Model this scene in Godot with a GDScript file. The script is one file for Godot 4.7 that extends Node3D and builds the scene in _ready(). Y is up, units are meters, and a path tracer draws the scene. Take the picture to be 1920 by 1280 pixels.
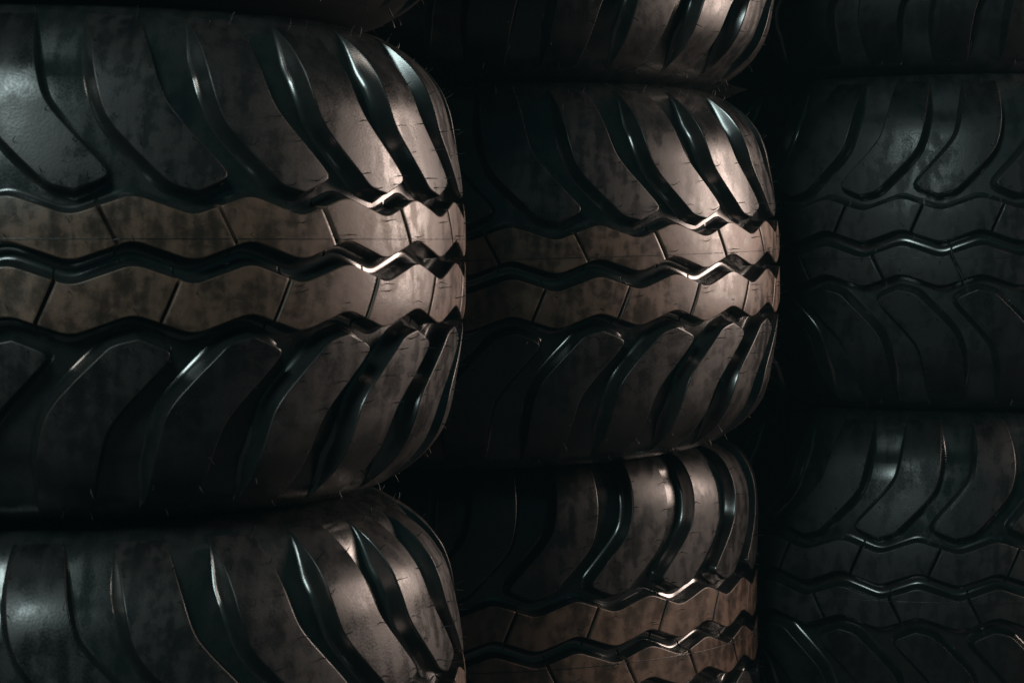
extends Node3D
# Three stacks of big chevron-tread tyres lying flat in the dark, lit by a warm opening
# on the right and a small cool skylight high in front. Lengths below are in tyre radii
# unless they carry a metre sign in the name; RAD turns them into metres.

const RAD := 0.8            # outer radius of a tyre, metres
const PITCHES := 24         # tread pitches round a tyre
const STEP := TAU / 24.0
const EYE := 1.47           # camera height, metres
const DEPTH := 0.047        # tread depth
var rng := RandomNumberGenerator.new()
var prof_s := PackedFloat32Array()
var prof_r := PackedFloat32Array()
var prof_v := PackedFloat32Array()
var fade := Vector3.ZERO      # where the grooves begin to run out, end, and where the lugs end
var mats := {}
var seen := {}

func _ready() -> void:
	rng.seed = 7
	set_view()
	set_lights()
	make_materials()
	set_ground()
	set_wall()
	set_tyres()

# ------------------------------------------------------------------ camera, air, light
func set_view() -> void:
	var cam := Camera3D.new()
	cam.name = "camera"
	cam.fov = rad_to_deg(2.0 * atan(640.0 / 4345.0))
	cam.near = 0.05
	cam.far = 200.0
	cam.position = Vector3(0, EYE, 0)
	cam.rotation = Vector3(-0.0432, 0, 0)
	add_child(cam)
	cam.current = true
	var att := CameraAttributesPhysical.new()
	att.frustum_focal_length = 24.0 / (2.0 * tan(deg_to_rad(cam.fov) / 2.0))
	att.frustum_focus_distance = 5.2
	att.exposure_aperture = 8.0
	att.frustum_near = 0.05
	att.frustum_far = 200.0
	cam.attributes = att
	var we := WorldEnvironment.new()
	we.name = "world_environment"
	var e := Environment.new()
	e.background_mode = Environment.BG_COLOR
	e.background_color = Color(0.012, 0.029, 0.031).linear_to_srgb()
	e.tonemap_mode = Environment.TONE_MAPPER_LINEAR
	e.tonemap_exposure = 1.0
	e.fog_enabled = true
	e.fog_density = 0.0016
	e.fog_light_color = Color(0.60, 0.85, 0.90)
	e.sdfgi_enabled = true
	e.ssao_enabled = true
	e.ssil_enabled = true
	we.environment = e
	add_child(we)

func area(called: String, at: Vector3, to: Vector3, size: Vector2, energy: float, tint: Color) -> void:
	var l := AreaLight3D.new()
	l.name = called
	l.area_size = size * RAD
	l.light_energy = energy
	l.light_color = tint
	l.shadow_enabled = true
	l.set("area_range", 30.0)
	add_child(l)
	l.look_at_from_position(place(at), place(to), Vector3.UP)

# x right, y above the eye, depth away from the camera, all in radii
func place(p: Vector3) -> Vector3:
	return Vector3(p.x * RAD, EYE + p.y * RAD, -p.z * RAD)

func set_lights() -> void:
	# a wide warm opening beyond the right edge, a little behind the first two stacks
	area("warm_opening_light", Vector3(5.0, 0.72, 8.1), Vector3(0.0, 0.0, 7.1), Vector2(2.3, 1.8), 19.5, Color(1.0, 0.89, 0.83))
	# a small cool skylight high in front, a little to the left
	area("cool_skylight_light", Vector3(-1.9, 3.5, 0.2), Vector3(-0.4, -0.2, 6.0), Vector2(1.6, 1.7), 13.0, Color(0.90, 1.0, 0.99))
	# another opening high on the left of the camera, which only the nearest stack faces
	area("side_opening_light", Vector3(-3.9, 2.3, 1.8), Vector3(-1.1, -0.2, 5.2), Vector2(1.2, 1.0), 2.6, Color(1.0, 0.95, 0.90))

# ------------------------------------------------------------------ tyre shape
func make_profile(squat: bool) -> void:
	# half the outer outline, crown to rim: half width, radius
	var pv := [-0.09, 0.0, 0.09, 0.15, 0.20, 0.25, 0.31, 0.36, 0.40, 0.43, 0.475, 0.52, 0.545, 0.558, 0.565, 0.562, 0.545, 0.51, 0.46, 0.425]
	var pr := [1.0, 1.0, 1.0, 0.995, 0.99, 0.983, 0.973, 0.964, 0.951, 0.936, 0.90, 0.843, 0.79, 0.74, 0.68, 0.62, 0.55, 0.48, 0.43, 0.40]
	fade = Vector3(0.46, 0.61, 0.645)
	if squat:                                # pressed by the load above: fuller shoulders
		pv = [-0.09, 0.0, 0.09, 0.15, 0.20, 0.26, 0.32, 0.38, 0.43, 0.475, 0.515, 0.545, 0.565, 0.576, 0.580, 0.572, 0.55, 0.51, 0.46, 0.425]
		pr = [0.997, 0.997, 0.997, 0.998, 1.0, 1.002, 1.003, 1.002, 0.997, 0.985, 0.965, 0.94, 0.905, 0.865, 0.80, 0.70, 0.60, 0.50, 0.43, 0.40]
		fade = Vector3(0.52, 0.69, 0.725)
	prof_s.clear(); prof_r.clear(); prof_v.clear()
	var n := pv.size()
	var s := 0.0
	var last := Vector2(pr[1], 0.0)
	for i in range(1, n - 1):
		var a := Vector2(pr[i - 1], pv[i - 1])
		var b := Vector2(pr[i], pv[i])
		var c := Vector2(pr[i + 1], pv[i + 1])
		var d := Vector2(pr[mini(i + 2, n - 1)], pv[mini(i + 2, n - 1)])
		for k in 16:
			var p := b.cubic_interpolate(c, a, d, k / 16.0)
			s += p.distance_to(last)
			last = p
			prof_s.append(s); prof_r.append(p.x); prof_v.append(p.y)

func outline(s: float) -> Vector4:          # radius, height, normal (radial, up)
	var t := absf(s)
	var i := clampi(prof_s.bsearch(t), 1, prof_s.size() - 1)
	var f := clampf((t - prof_s[i - 1]) / maxf(prof_s[i] - prof_s[i - 1], 1e-6), 0.0, 1.0)
	var r := lerpf(prof_r[i - 1], prof_r[i], f)
	var v := lerpf(prof_v[i - 1], prof_v[i], f)
	var j := clampi(i, 3, prof_s.size() - 4)
	var tr := prof_r[j + 2] - prof_r[j - 3]
	var tv := prof_v[j + 2] - prof_v[j - 3]
	var nn := Vector2(tv, -tr).normalized()
	if t < 0.09:
		nn = Vector2(1, 0)
	var g := signf(s) if s != 0.0 else 1.0
	return Vector4(r, v * g, nn.x, nn.y * g)

func on_tyre(angle: float, s: float, h: float) -> Vector3:   # a point h below the outline, metres
	var o := outline(s)
	var r := o.x - h * o.z
	return Vector3(sin(angle) * r, o.y - h * o.w, cos(angle) * r) * RAD

func floor_depth(s: float) -> float:
	return DEPTH * (1.0 - smoothstep(fade.x, fade.y, absf(s)))

func zig(u: float) -> float:                # smoothed zigzag, low at u = 0.2, high at 0.7
	var t := fposmod(u - 0.2, 1.0)
	var d := minf(t, 1.0 - t)
	var w := 0.10
	if d < w:
		d = d * d / (2.0 * w) + w / 2.0
	elif 0.5 - d < w:
		var e := 0.5 - d
		d = 0.5 - (e * e / (2.0 * w) + w / 2.0)
	return -1.0 + 4.0 * d

func mesh_from(pts: PackedVector3Array, tri: PackedInt32Array, wall: PackedInt32Array = PackedInt32Array()) -> ArrayMesh:
	var nor := PackedVector3Array()
	nor.resize(pts.size())
	var out := 0.0
	var cut := tri.size()
	tri.append_array(wall)
	for i in range(0, tri.size(), 3):
		var a := pts[tri[i]]
		var n := (pts[tri[i + 2]] - a).cross(pts[tri[i + 1]] - a)
		out += n.dot(a * Vector3(1, 0, 1))
		for k in 3:
			nor[tri[i + k]] += n
	if out < 0.0:
		for i in range(0, tri.size(), 3):
			var k := tri[i + 1]
			tri[i + 1] = tri[i + 2]
			tri[i + 2] = k
	for i in nor.size():
		nor[i] = (nor[i] * signf(out)).normalized()
	var arr := []
	arr.resize(Mesh.ARRAY_MAX)
	arr[Mesh.ARRAY_VERTEX] = pts
	arr[Mesh.ARRAY_NORMAL] = nor
	arr[Mesh.ARRAY_INDEX] = tri.slice(0, cut)
	var m := ArrayMesh.new()
	m.add_surface_from_arrays(Mesh.PRIMITIVE_TRIANGLES, arr)
	if wall.size() > 0:
		arr[Mesh.ARRAY_INDEX] = tri.slice(cut)
		m.add_surface_from_arrays(Mesh.PRIMITIVE_TRIANGLES, arr)
	return m

func quad(tri: PackedInt32Array, a: int, b: int, c: int, d: int) -> void:
	tri.append_array(PackedInt32Array([a, b, c, a, c, d]))

func resample(p: PackedVector2Array, n: int) -> PackedVector2Array:
	for pass_ in 3:                          # round the corners
		var q := PackedVector2Array([p[0]])
		for i in p.size() - 1:
			if i > 0: q.append(p[i].lerp(p[i + 1], 0.25))
			if i < p.size() - 2: q.append(p[i].lerp(p[i + 1], 0.75))
		q.append(p[p.size() - 1])
		p = q
	var acc := PackedFloat32Array([0.0])
	for i in p.size() - 1:
		acc.append(acc[i] + p[i].distance_to(p[i + 1]))
	var out := PackedVector2Array()
	for k in n:
		var x := k / float(n - 1)
		var want := acc[acc.size() - 1] * (0.55 * x + 0.45 * x * x)   # closer together at the tip
		var i := clampi(acc.bsearch(want), 1, acc.size() - 1)
		out.append(p[i - 1].lerp(p[i], (want - acc[i - 1]) / maxf(acc[i] - acc[i - 1], 1e-6)))
	return out

# offsets outwards and depths (share of the floor depth) down the side of a block
const RING_D := [-0.0034, -0.0012, 0.0, 0.0010, 0.0035, 0.0060, 0.0085, 0.0120, 0.0165, 0.0220, 0.0280, 0.0310]
const RING_H := [0.0, 0.008, 0.045, 0.12, 0.36, 0.58, 0.75, 0.88, 0.955, 0.99, 1.0, 1.06]

const RIB_D := [-0.0034, -0.0012, 0.0, 0.0008, 0.0025, 0.0045, 0.0065, 0.0090, 0.0125, 0.0170, 0.0225, 0.0285]
const RIB_H := [0.0, 0.008, 0.045, 0.12, 0.36, 0.58, 0.75, 0.86, 0.94, 0.98, 0.998, 1.03]

func lug_paths() -> Array:
	var left := PackedVector2Array([Vector2(0.24, 0.156), Vector2(0.10, 0.163), Vector2(0.0, 0.173), Vector2(-0.055, 0.188), Vector2(-0.27, 0.242), Vector2(-0.49, 0.305), Vector2(-0.56, 0.36), Vector2(-0.592, 0.42), Vector2(-0.602, 0.50), Vector2(-0.605, fade.z)])
	var right := PackedVector2Array([Vector2(0.24, 0.156), Vector2(0.36, 0.168), Vector2(0.50, 0.184), Vector2(0.515, 0.197), Vector2(0.30, 0.257), Vector2(0.117, 0.308), Vector2(0.0, 0.348), Vector2(-0.05, 0.395), Vector2(-0.078, 0.45), Vector2(-0.09, 0.52), Vector2(-0.095, fade.z)])
	for a in [left, right]:
		for i in a.size():
			a[i] = Vector2(a[i].x * STEP, a[i].y)
	return [left, right]

func make_lug(side: float) -> ArrayMesh:
	var n := 46
	var lr := lug_paths()
	var left := resample(lr[0], n)
	var right := resample(lr[1], n)
	var line := PackedVector2Array()
	for i in n: line.append(left[n - 1 - i])
	for i in range(1, n): line.append(right[i])
	var m := line.size()
	var nor := PackedVector2Array()
	for i in m:
		var t := line[mini(i + 1, m - 1)] - line[maxi(i - 1, 0)]
		nor.append(Vector2(t.y, -t.x).normalized())
	for pass_ in 3:
		var q := nor.duplicate()
		for i in range(1, m - 1):
			q[i] = (nor[i - 1] + nor[i] * 2.0 + nor[i + 1]).normalized()
		nor = q
	if nor[0].x > 0.0:
		for i in m: nor[i] = -nor[i]
	var pts := PackedVector3Array()
	var tri := PackedInt32Array()
	var wall := PackedInt32Array()
	var shift := 0.0 if side > 0.0 else 0.5 * STEP
	var rings := RING_D.size()
	for k in rings:
		for i in m:
			var p := line[i]
			var d := floor_depth(p.y)
			var flare: float = RING_D[k] * (pow(d / DEPTH, 0.6) if k > 2 else 1.0)
			if k > 2: flare *= lerpf(1.0, 0.85, clampf(-nor[i].y, 0.0, 1.0))
			p += nor[i] * flare
			pts.append(on_tyre(p.x + shift, p.y * side, RING_H[k] * d + (0.003 * float(k) / rings if k > 8 else 0.0)))
	for k in rings - 1:
		for i in m - 1:
			quad(tri if k < 2 else wall, k * m + i, k * m + i + 1, (k + 1) * m + i + 1, (k + 1) * m + i)
	var cols := 7
	var base := pts.size()
	for i in range(1, n):
		var a := line[n - 1 - i] + nor[n - 1 - i] * RING_D[0]
		var b := line[n - 1 + i] + nor[n - 1 + i] * RING_D[0]
		for j in range(1, cols):
			var p := a.lerp(b, j / float(cols))
			pts.append(on_tyre(p.x + shift, p.y * side, 0.0))
	var at := func(i: int, j: int) -> int:
		if i == 0: return n - 1
		if j == 0: return n - 1 - i
		if j == cols: return n - 1 + i
		return base + (i - 1) * (cols - 1) + j - 1
	for i in n - 1:
		for j in cols:
			quad(tri, at.call(i, j), at.call(i + 1, j), at.call(i + 1, j + 1), at.call(i, j + 1))
	return mesh_from(pts, tri, wall)

func rib_top(u: float) -> float: return 0.1255 + 0.0225 * zig(u)
func rib_low(u: float) -> float: return 0.0300 + 0.0225 * zig(u)

func make_rib_block(side: float) -> ArrayMesh:
	var nu := 44
	var gap := 0.0044 / STEP
	var cols := []                            # t, extra sideways, end depth
	cols.append([0.0, -0.0016, 1.04]); cols.append([0.0, -0.0009, 0.5]); cols.append([0.0, -0.0006, 0.13]); cols.append([0.0, -0.0004, 0.05])
	for i in nu + 1: cols.append([lerpf(0.004, 0.996, i / float(nu)), 0.0, 0.0])
	cols.append([1.0, 0.0004, 0.05]); cols.append([1.0, 0.0006, 0.13]); cols.append([1.0, 0.0009, 0.5]); cols.append([1.0, 0.0016, 1.04])
	var pts := PackedVector3Array()
	var tri := PackedInt32Array()
	var wall := PackedInt32Array()
	var shift := 0.0 if side > 0.0 else 0.5 * STEP
	var rings := RING_D.size()
	var inner := 6
	var rows := rings * 2 + inner - 1
	for c in cols:
		var t: float = c[0]
		var ut := lerpf(0.428 + gap, 1.428 - gap, t)
		var ub := lerpf(0.572 + gap, 1.572 - gap, t)
		for j in rows:
			var s := 0.0
			var u := 0.0
			var h := 0.0
			var st := rib_top(ut) - 0.0034
			var low := rib_low(ub) - (0.0 if side > 0.0 else 0.009)
			var sb := low + 0.0034
			if j < rings:
				var k := rings - 1 - j
				u = ub; s = low - (RIB_D[k] if k < rings - 1 else 0.0262); h = minf(RIB_H[k], 1.0)
			elif j < rings + inner - 1:
				var f := (j - rings + 1) / float(inner)
				u = lerpf(ub, ut, f); s = lerpf(sb, st, f)
			else:
				var k := j - rings - inner + 1
				u = ut; s = rib_top(ut) + RIB_D[k]; h = RIB_H[k]
			h = maxf(h, c[2])
			pts.append(on_tyre(u * STEP + c[1] + shift, s * side, h * DEPTH + (0.003 if h > 1.02 else 0.0)))
	for i in cols.size() - 1:
		for j in rows - 1:
			var top := (j >= rings - 3 and j < rows - rings + 2) or (i < 4 or i >= cols.size() - 5) and j >= rings - 6 and j < rows - rings + 5
			quad(tri if top else wall, i * rows + j, i * rows + j + 1, (i + 1) * rows + j + 1, (i + 1) * rows + j)
	return mesh_from(pts, tri, wall)

func make_casing() -> ArrayMesh:
	var line := PackedVector2Array()
	var half := PackedVector2Array()
	var s_end := prof_s[prof_s.size() - 1]
	var n := 64
	for i in n + 1:
		var s := s_end * i / float(n)
		var o := outline(s)
		var h := floor_depth(s) + 0.003 * (1.0 - smoothstep(0.095, 0.12, s)) - 0.0022 * smoothstep(fade.y - 0.015, fade.y + 0.01, s)
		h -= 0.0030 * exp(-pow((s - fade.y - 0.065) / 0.006, 2.0)) + 0.0024 * exp(-pow((s - fade.y - 0.093) / 0.005, 2.0)) + 0.004 * exp(-pow((s - fade.y - 0.225) / 0.02, 2.0))
		half.append(Vector2(o.x - h * o.z, o.y - h * o.w))
	half.append(Vector2(0.39, 0.405)); half.append(Vector2(0.395, 0.37))
	half.append(Vector2(0.44, 0.385)); half.append(Vector2(0.52, 0.44)); half.append(Vector2(0.62, 0.475)); half.append(Vector2(0.72, 0.465))
	half.append(Vector2(0.81, 0.41)); half.append(Vector2(0.865, 0.32)); half.append(Vector2(0.885, 0.2)); half.append(Vector2(0.89, 0.08))
	for i in range(half.size() - 1, 0, -1): line.append(Vector2(half[i].x, -half[i].y))
	line.append_array(half)
	var m := line.size()
	var pts := PackedVector3Array()
	var tri := PackedInt32Array()
	var turns := 216
	for i in turns:
		var a := TAU * i / float(turns)
		for p in line:
			pts.append(Vector3(sin(a) * p.x, p.y, cos(a) * p.x) * RAD)
	for i in turns:
		var k := (i + 1) % turns
		for j in m:
			var j2 := (j + 1) % m
			quad(tri, i * m + j, i * m + j2, k * m + j2, k * m + j)
	return mesh_from(pts, tri)

func make_seam() -> ArrayMesh:               # the thin flash line left by the mould, a little off the middle
	var pts := PackedVector3Array()
	var tri := PackedInt32Array()
	var turns := 720
	var r := RandomNumberGenerator.new()
	r.seed = 91
	for i in turns:
		var a := TAU * i / float(turns)
		var up := 0.0009 + 0.0014 * r.randf() * r.randf()
		var wob := 0.054 + r.randf_range(-0.0003, 0.0003)
		# it runs over the rib only: below it in the slits
		var u := fposmod(a / STEP, 1.0)
		if absf(u - 0.535) < 0.022: up = -0.03
		pts.append(on_tyre(a, wob - 0.0018, 0.0006))
		pts.append(on_tyre(a, wob, -up))
		pts.append(on_tyre(a, wob + 0.0018, 0.0006))
	for i in turns:
		var k := (i + 1) % turns
		for j in 2:
			quad(tri, i * 3 + j, i * 3 + j + 1, k * 3 + j + 1, k * 3 + j)
	return mesh_from(pts, tri)

func make_hairs() -> ArrayMesh:              # rubber vent hairs left by the mould
	var r := RandomNumberGenerator.new()
	r.seed = 23
	var pts := PackedVector3Array()
	var tri := PackedInt32Array()
	var spots := [Vector2(-0.565, 0.49), Vector2(-0.55, 0.405), Vector2(-0.44, 0.315), Vector2(-0.23, 0.255), Vector2(-0.03, 0.198), Vector2(0.13, 0.172),
		Vector2(-0.12, 0.50), Vector2(-0.10, 0.42), Vector2(0.02, 0.325), Vector2(0.22, 0.265), Vector2(0.46, 0.196), Vector2(0.36, 0.178), Vector2(-0.36, 0.583), Vector2(-0.1, 0.592)]
	var ribs := [Vector2(0.20, 0.090), Vector2(0.70, 0.062), Vector2(0.68, 0.050)]
	for side in [1.0, -1.0]:
		for p in PITCHES:
			for q in spots + ribs:
				if r.randf() < 0.04: continue
				var u: float = (q.x + p + (0.0 if side > 0.0 else 0.5)) * STEP + r.randf_range(-0.004, 0.004)
				var s: float = q.y * side + r.randf_range(-0.004, 0.004)
				var at := on_tyre(u, s, 0.001)
				var nrm := (on_tyre(u, s, -0.05) - at).normalized()
				var along := Vector3(cos(u), 0, -sin(u)) * r.randf_range(-0.5, 0.5) + Vector3(0, r.randf_range(-0.35, 0.6), 0)
				var bend := Vector3(r.randf_range(-1, 1), r.randf_range(-0.6, 1.0), r.randf_range(-1, 1)) * 0.7
				var length := r.randf_range(0.012, 0.023)
				if r.randf() < 0.12: length *= 0.35
				var wide := r.randf_range(0.0009, 0.0013)
				var dir := (nrm + along * 0.6).normalized()
				var pos := at
				var e1 := dir.cross(Vector3(0.3, 1, 0.2)).normalized()
				var e2 := dir.cross(e1).normalized()
				var b := pts.size()
				for k in 5:
					var w := wide * (1.0 - 0.14 * k)
					for c in 4:
						pts.append(pos + (e1 * cos(c * PI / 2) + e2 * sin(c * PI / 2)) * w)
					pos += dir * length / 4.0
					dir = (dir + bend * 0.22).normalized()
				for k in 4:
					for c in 4:
						quad(tri, b + k * 4 + c, b + k * 4 + (c + 1) % 4, b + k * 4 + 4 + (c + 1) % 4, b + k * 4 + 4 + c)
				quad(tri, b + 16, b + 17, b + 18, b + 19)
	return mesh_from(pts, tri)

# ------------------------------------------------------------------ materials
func noise_bytes(size: int, freq: float, octaves: int, sd: int, stretch := 1) -> PackedByteArray:
	var f := FastNoiseLite.new()
	f.seed = sd
	f.noise_type = FastNoiseLite.TYPE_SIMPLEX_SMOOTH
	f.frequency = freq
	f.fractal_type = FastNoiseLite.FRACTAL_FBM
	f.fractal_octaves = octaves
	var im := f.get_seamless_image(size, size / stretch)
	im.convert(Image.FORMAT_L8)
	if stretch > 1: im.resize(size, size, Image.INTERPOLATE_CUBIC)
	return im.get_data()

func tex(im: Image) -> ImageTexture:
	im.generate_mipmaps()
	return ImageTexture.create_from_image(im)

func make_materials() -> void:
	var n := 1024
	var big := noise_bytes(n, 0.006, 4, 11)
	var mid := noise_bytes(n, 0.022, 4, 12)
	var fine := noise_bytes(n, 0.16, 3, 13)
	var smear := noise_bytes(n, 0.020, 5, 14, 4)
	var r := RandomNumberGenerator.new()
	r.seed = 5
	# dust: how much pale dust lies on the rubber, 0..1
	var dust := PackedFloat32Array()
	dust.resize(n * n)
	var rough_b := PackedByteArray()
	rough_b.resize(n * n)
	var bump_b := PackedByteArray()
	bump_b.resize(n * n)
	for i in n * n:
		var a := big[i] / 255.0
		var b := mid[i] / 255.0
		var c := fine[i] / 255.0
		var d := smear[i] / 255.0
		var v := smoothstep(0.27, 0.75, a * 0.42 + b * 0.28 + d * 0.30)
		v = clampf(v * (0.60 + 0.80 * c) , 0.0, 1.0)
		dust[i] = v
		rough_b[i] = int(clampf(lerpf(0.48, 0.63, smoothstep(0.42, 0.58, b * 0.35 + a * 0.30 + d * 0.35)) + 0.26 * (c - 0.5) + 0.18 * (d - 0.5), 0.12, 1.0) * 255.0)
		bump_b[i] = int(clampf(0.5 + 0.35 * (c - 0.5) + 0.5 * (b - 0.5), 0.0, 1.0) * 255.0)
	# crumbs and short scuffs
	for k in 1500:
		var x := r.randi_range(0, n - 1)
		var y := r.randi_range(0, n - 1)
		var long := r.randi_range(1, 3) if r.randf() < 0.72 else r.randi_range(6, 40)
		var dx := r.randf_range(-1, 1)
		var dy := r.randf_range(-1, 1)
		var amount := r.randf_range(0.6, 2.0)
		for t in long:
			var ix := posmod(x + int(dx * t), n)
			var iy := posmod(y + int(dy * t), n)
			dust[iy * n + ix] = maxf(dust[iy * n + ix], amount)
			if r.randf() < 0.5: dust[iy * n + posmod(ix + 1, n)] = maxf(dust[iy * n + posmod(ix + 1, n)], amount * 0.7)
	var rough := tex(Image.create_from_data(n, n, false, Image.FORMAT_L8, rough_b))
	var bump := tex(Image.create_from_data(n, n, false, Image.FORMAT_L8, bump_b))
	var rib := dust_image(dust, n, Vector3(0.030, 0.021, 0.016), Vector3(0.125, 0.077, 0.052))
	var lug := dust_image(dust, n, Vector3(0.0045, 0.0048, 0.0050), Vector3(0.0150, 0.0138, 0.0128))
	mats.rib = rubber(rib, rough, bump, 0.78, 1.0)
	mats.rib_dark = rubber(rib, rough, bump, 0.74, 1.37)
	mats.rib_dark.albedo_color = Color(0.86, 0.84, 0.83)
	mats.lug = rubber(lug, rough, bump, 0.74, 1.0)
	mats.lug_dusty = rubber(lug, rough, bump, 0.80, 1.23)
	mats.lug_dusty.uv1_offset = Vector3(0.37, 0.61, 0.2)
	mats.lug_clean = rubber(lug, rough, bump, 0.68, 0.81)
	mats.lug_clean.uv1_offset = Vector3(0.7, 0.2, 0.5)
	mats.lug_clean.albedo_color = Color(0.82, 0.84, 0.86)
	var cas := dust_image(dust, n, Vector3(0.006, 0.0085, 0.0083), Vector3(0.014, 0.0155, 0.0148))
	mats.casing = rubber(cas, rough, bump, 0.50, 0.9)
	mats.wall = rubber(cas, rough, bump, 0.44, 1.1)
	mats.wall.metallic_specular = 1.0
	mats.wall.roughness_texture = null
	mats.wall.roughness = 0.22
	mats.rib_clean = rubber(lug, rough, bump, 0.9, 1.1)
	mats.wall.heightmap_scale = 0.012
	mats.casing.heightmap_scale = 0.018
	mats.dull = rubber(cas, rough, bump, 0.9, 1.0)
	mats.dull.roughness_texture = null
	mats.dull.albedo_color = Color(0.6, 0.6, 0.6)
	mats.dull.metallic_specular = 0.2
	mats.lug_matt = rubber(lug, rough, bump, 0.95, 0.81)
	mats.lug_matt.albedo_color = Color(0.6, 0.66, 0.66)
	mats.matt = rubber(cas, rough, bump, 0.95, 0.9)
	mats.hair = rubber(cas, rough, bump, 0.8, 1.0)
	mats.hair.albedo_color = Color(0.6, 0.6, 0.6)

func dust_image(dust: PackedFloat32Array, n: int, lo: Vector3, hi: Vector3) -> ImageTexture:
	var b := PackedByteArray()
	b.resize(n * n * 3)
	var table := PackedByteArray()
	for i in 512:
		var c := lo.lerp(hi, i / 255.0)
		var q := Color(minf(c.x, 1), minf(c.y, 1), minf(c.z, 1)).linear_to_srgb()
		table.append_array(PackedByteArray([int(q.r * 255.0 + 0.5), int(q.g * 255.0 + 0.5), int(q.b * 255.0 + 0.5)]))
	for i in n * n:
		var k := mini(int(dust[i] * 255.0), 511) * 3
		b[i * 3] = table[k]
		b[i * 3 + 1] = table[k + 1]
		b[i * 3 + 2] = table[k + 2]
	return tex(Image.create_from_data(n, n, false, Image.FORMAT_RGB8, b))

func rubber(albedo: Texture2D, rough: Texture2D, bump: Texture2D, roughness: float, scale_: float) -> StandardMaterial3D:
	var m := StandardMaterial3D.new()
	m.albedo_texture = albedo
	m.roughness_texture = rough
	m.roughness = roughness
	m.metallic_specular = 0.5
	m.uv1_triplanar = true
	m.uv1_world_triplanar = true
	m.uv1_scale = Vector3.ONE * 1.25 * scale_
	m.uv1_triplanar_sharpness = 4.0
	m.heightmap_enabled = true
	m.heightmap_texture = bump
	m.heightmap_scale = 0.035
	return m

# ------------------------------------------------------------------ things
func numbered(called: String) -> String:
	var k: int = seen.get(called, 0)
	seen[called] = k + 1
	return called if k == 0 else "%s_%03d" % [called, k]

func part(called: String, mesh: Mesh, m: Material, parent: Node3D) -> MeshInstance3D:
	var o := MeshInstance3D.new()
	o.mesh = mesh
	o.set_surface_override_material(0, m)
	if mesh.get_surface_count() > 1: o.set_surface_override_material(1, mats.wall)
	var key := "%s > %s" % [parent.name, called]
	var k: int = seen.get(key, 0)
	seen[key] = k + 1
	o.name = called if k == 0 else "%s_%03d" % [called, k]
	parent.add_child(o, true)
	return o

func set_ground() -> void:
	var g := MeshInstance3D.new()
	g.name = "ground"
	var b := PlaneMesh.new()
	b.size = Vector2(60, 60)
	g.mesh = b
	var m := StandardMaterial3D.new()
	m.albedo_color = Color(0.05, 0.05, 0.05).linear_to_srgb()
	m.roughness = 0.9
	g.material_override = m
	g.set_meta("kind", "structure")
	g.set_meta("label", "dark bare ground under the tyre stacks")
	add_child(g)

func make_tyre(squat: bool) -> Node3D:
	make_profile(squat)
	var t := Node3D.new()
	t.name = numbered("tyre")
	add_child(t)
	part("casing", make_casing(), mats.casing, t)
	var lug_up := make_lug(1.0)
	var lug_down := make_lug(-1.0)
	var rib_up := make_rib_block(1.0)
	var rib_down := make_rib_block(-1.0)
	var kinds := [mats.lug, mats.lug, mats.lug_dusty, mats.lug_clean]
	for p in PITCHES:
		for m in [lug_up, lug_down]:
			part("tread_lug", m, kinds[rng.randi() % 4], t).rotation.y = STEP * p
		for m in [rib_up, rib_down]:
			part("rib_block", m, mats.rib if rng.randf() < 0.6 else mats.rib_dark, t).rotation.y = STEP * p
	part("mould_seam", make_seam(), mats.hair, t)
	part("vent_hairs", make_hairs(), mats.hair, t).set_meta("kind", "stuff")
	return t

func set_wall() -> void:
	var w := MeshInstance3D.new()
	w.name = "wall"
	var b := BoxMesh.new()
	b.size = Vector3(24, 7, 0.25)
	w.mesh = b
	w.position = Vector3(0, 3.5, -9.85 * RAD)
	var m := StandardMaterial3D.new()
	m.albedo_color = Color(0.010, 0.011, 0.011).linear_to_srgb()
	m.roughness = 0.95
	w.set_surface_override_material(0, m)
	w.set_meta("kind", "structure")
	w.set_meta("label", "dark wall behind the tyre stacks")
	add_child(w)

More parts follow.
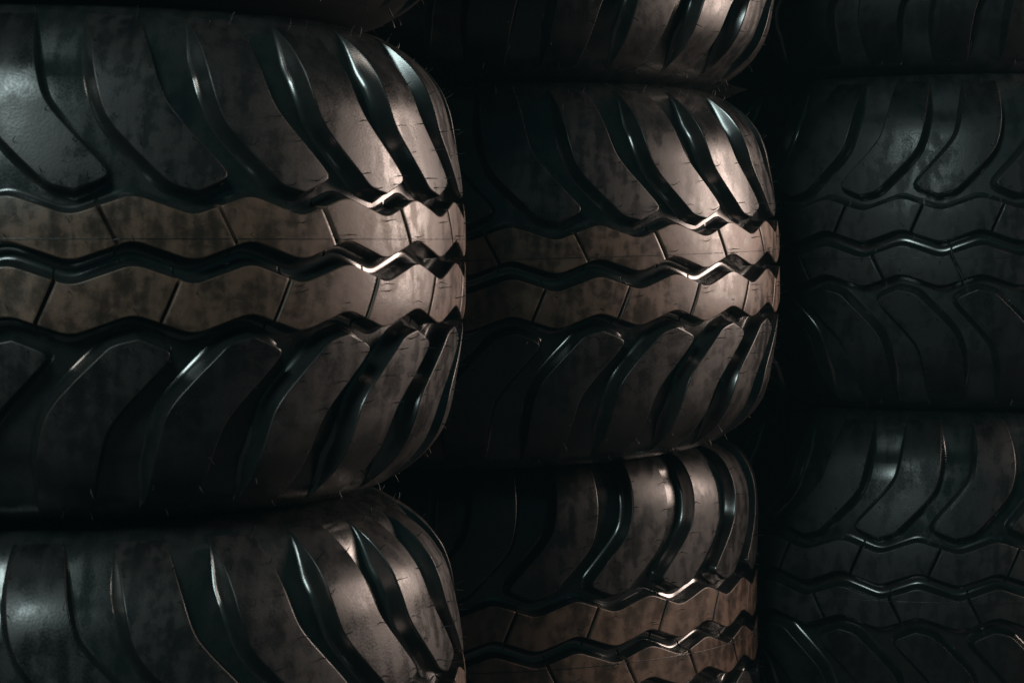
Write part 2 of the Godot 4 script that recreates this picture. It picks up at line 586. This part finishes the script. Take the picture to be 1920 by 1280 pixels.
func set_tyres() -> void:
	var proto := make_tyre(false)
	# x, height of the middle above the eye, depth, tilt to the right, tilt to the back, turn, upside down, label
	var list := [
		[-1.116, -0.049, 5.777, 0.0, 0.0, 0.149, false, "large black tyre lying flat at left, its chevron tread fully in view"],
		[-1.116, -1.187, 5.777, 0.0, 0.0, 0.209, false, "black tyre directly under the big left tyre, only its upper lugs in view"],
		[-1.116, 1.092, 5.777, 0.0, 0.0, 0.06, false, "tyre resting on top of the big left tyre, only its dark underside edge in view"],
		[-0.141, -0.094, 7.493, 0.020, 0.014, 0.218, false, "slightly tilted tyre in the middle of the middle stack, lugs pointing right"],
		[-0.163, -1.255, 7.855, 0.017, -0.022, 0.293 + 0.5 * STEP, true, "bottom tyre of the middle stack, its upper lugs slanting down to the left"],
		[-0.141, 1.038, 7.493, 0.0, 0.0, 0.037, false, "top tyre of the middle stack, cut off by the upper edge of the photo"],
		[1.62, 0.0, 8.55, 0.008, 0.0, -0.691 + 0.5 * STEP, true, "unlit tyre in the middle of the right-hand stack"],
		[1.56, -1.135, 8.58, 0.008, 0.0, -0.560 + 0.5 * STEP, true, "dark bottom tyre of the right-hand stack with small pale glints on its upper lugs"],
		[1.60, 1.132, 8.55, 0.0, 0.0, 0.05, false, "nearly black tyre at the top right corner, topmost of the right-hand stack"],
	]
	for i in list.size():
		var d = list[i]
		var t := proto
		if i > 0:
			if i == 4:
				t = make_tyre(true)
			else:
				t = proto.duplicate()
				t.name = numbered("tyre")
				add_child(t)
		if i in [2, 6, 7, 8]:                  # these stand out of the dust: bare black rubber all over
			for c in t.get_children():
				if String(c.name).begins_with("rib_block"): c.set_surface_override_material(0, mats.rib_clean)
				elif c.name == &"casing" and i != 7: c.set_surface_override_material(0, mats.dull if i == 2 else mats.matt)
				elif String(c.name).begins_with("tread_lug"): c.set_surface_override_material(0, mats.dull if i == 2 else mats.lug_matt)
		var up := Vector3(-d[3], 1.0, d[4]).normalized()
		var b := Basis(Vector3.UP, 0.0)
		var turn := Basis(Quaternion(Vector3.UP, up))
		var own := Basis(Vector3.UP, d[5])
		if d[6]: own = own * Basis(Vector3.RIGHT, PI)
		t.transform = Transform3D(turn * own * b, place(Vector3(d[0], d[1], d[2])))
		t.set_meta("label", d[7])
		t.set_meta("category", "tyre")
		t.set_meta("group", "tyres lying in three stacks")
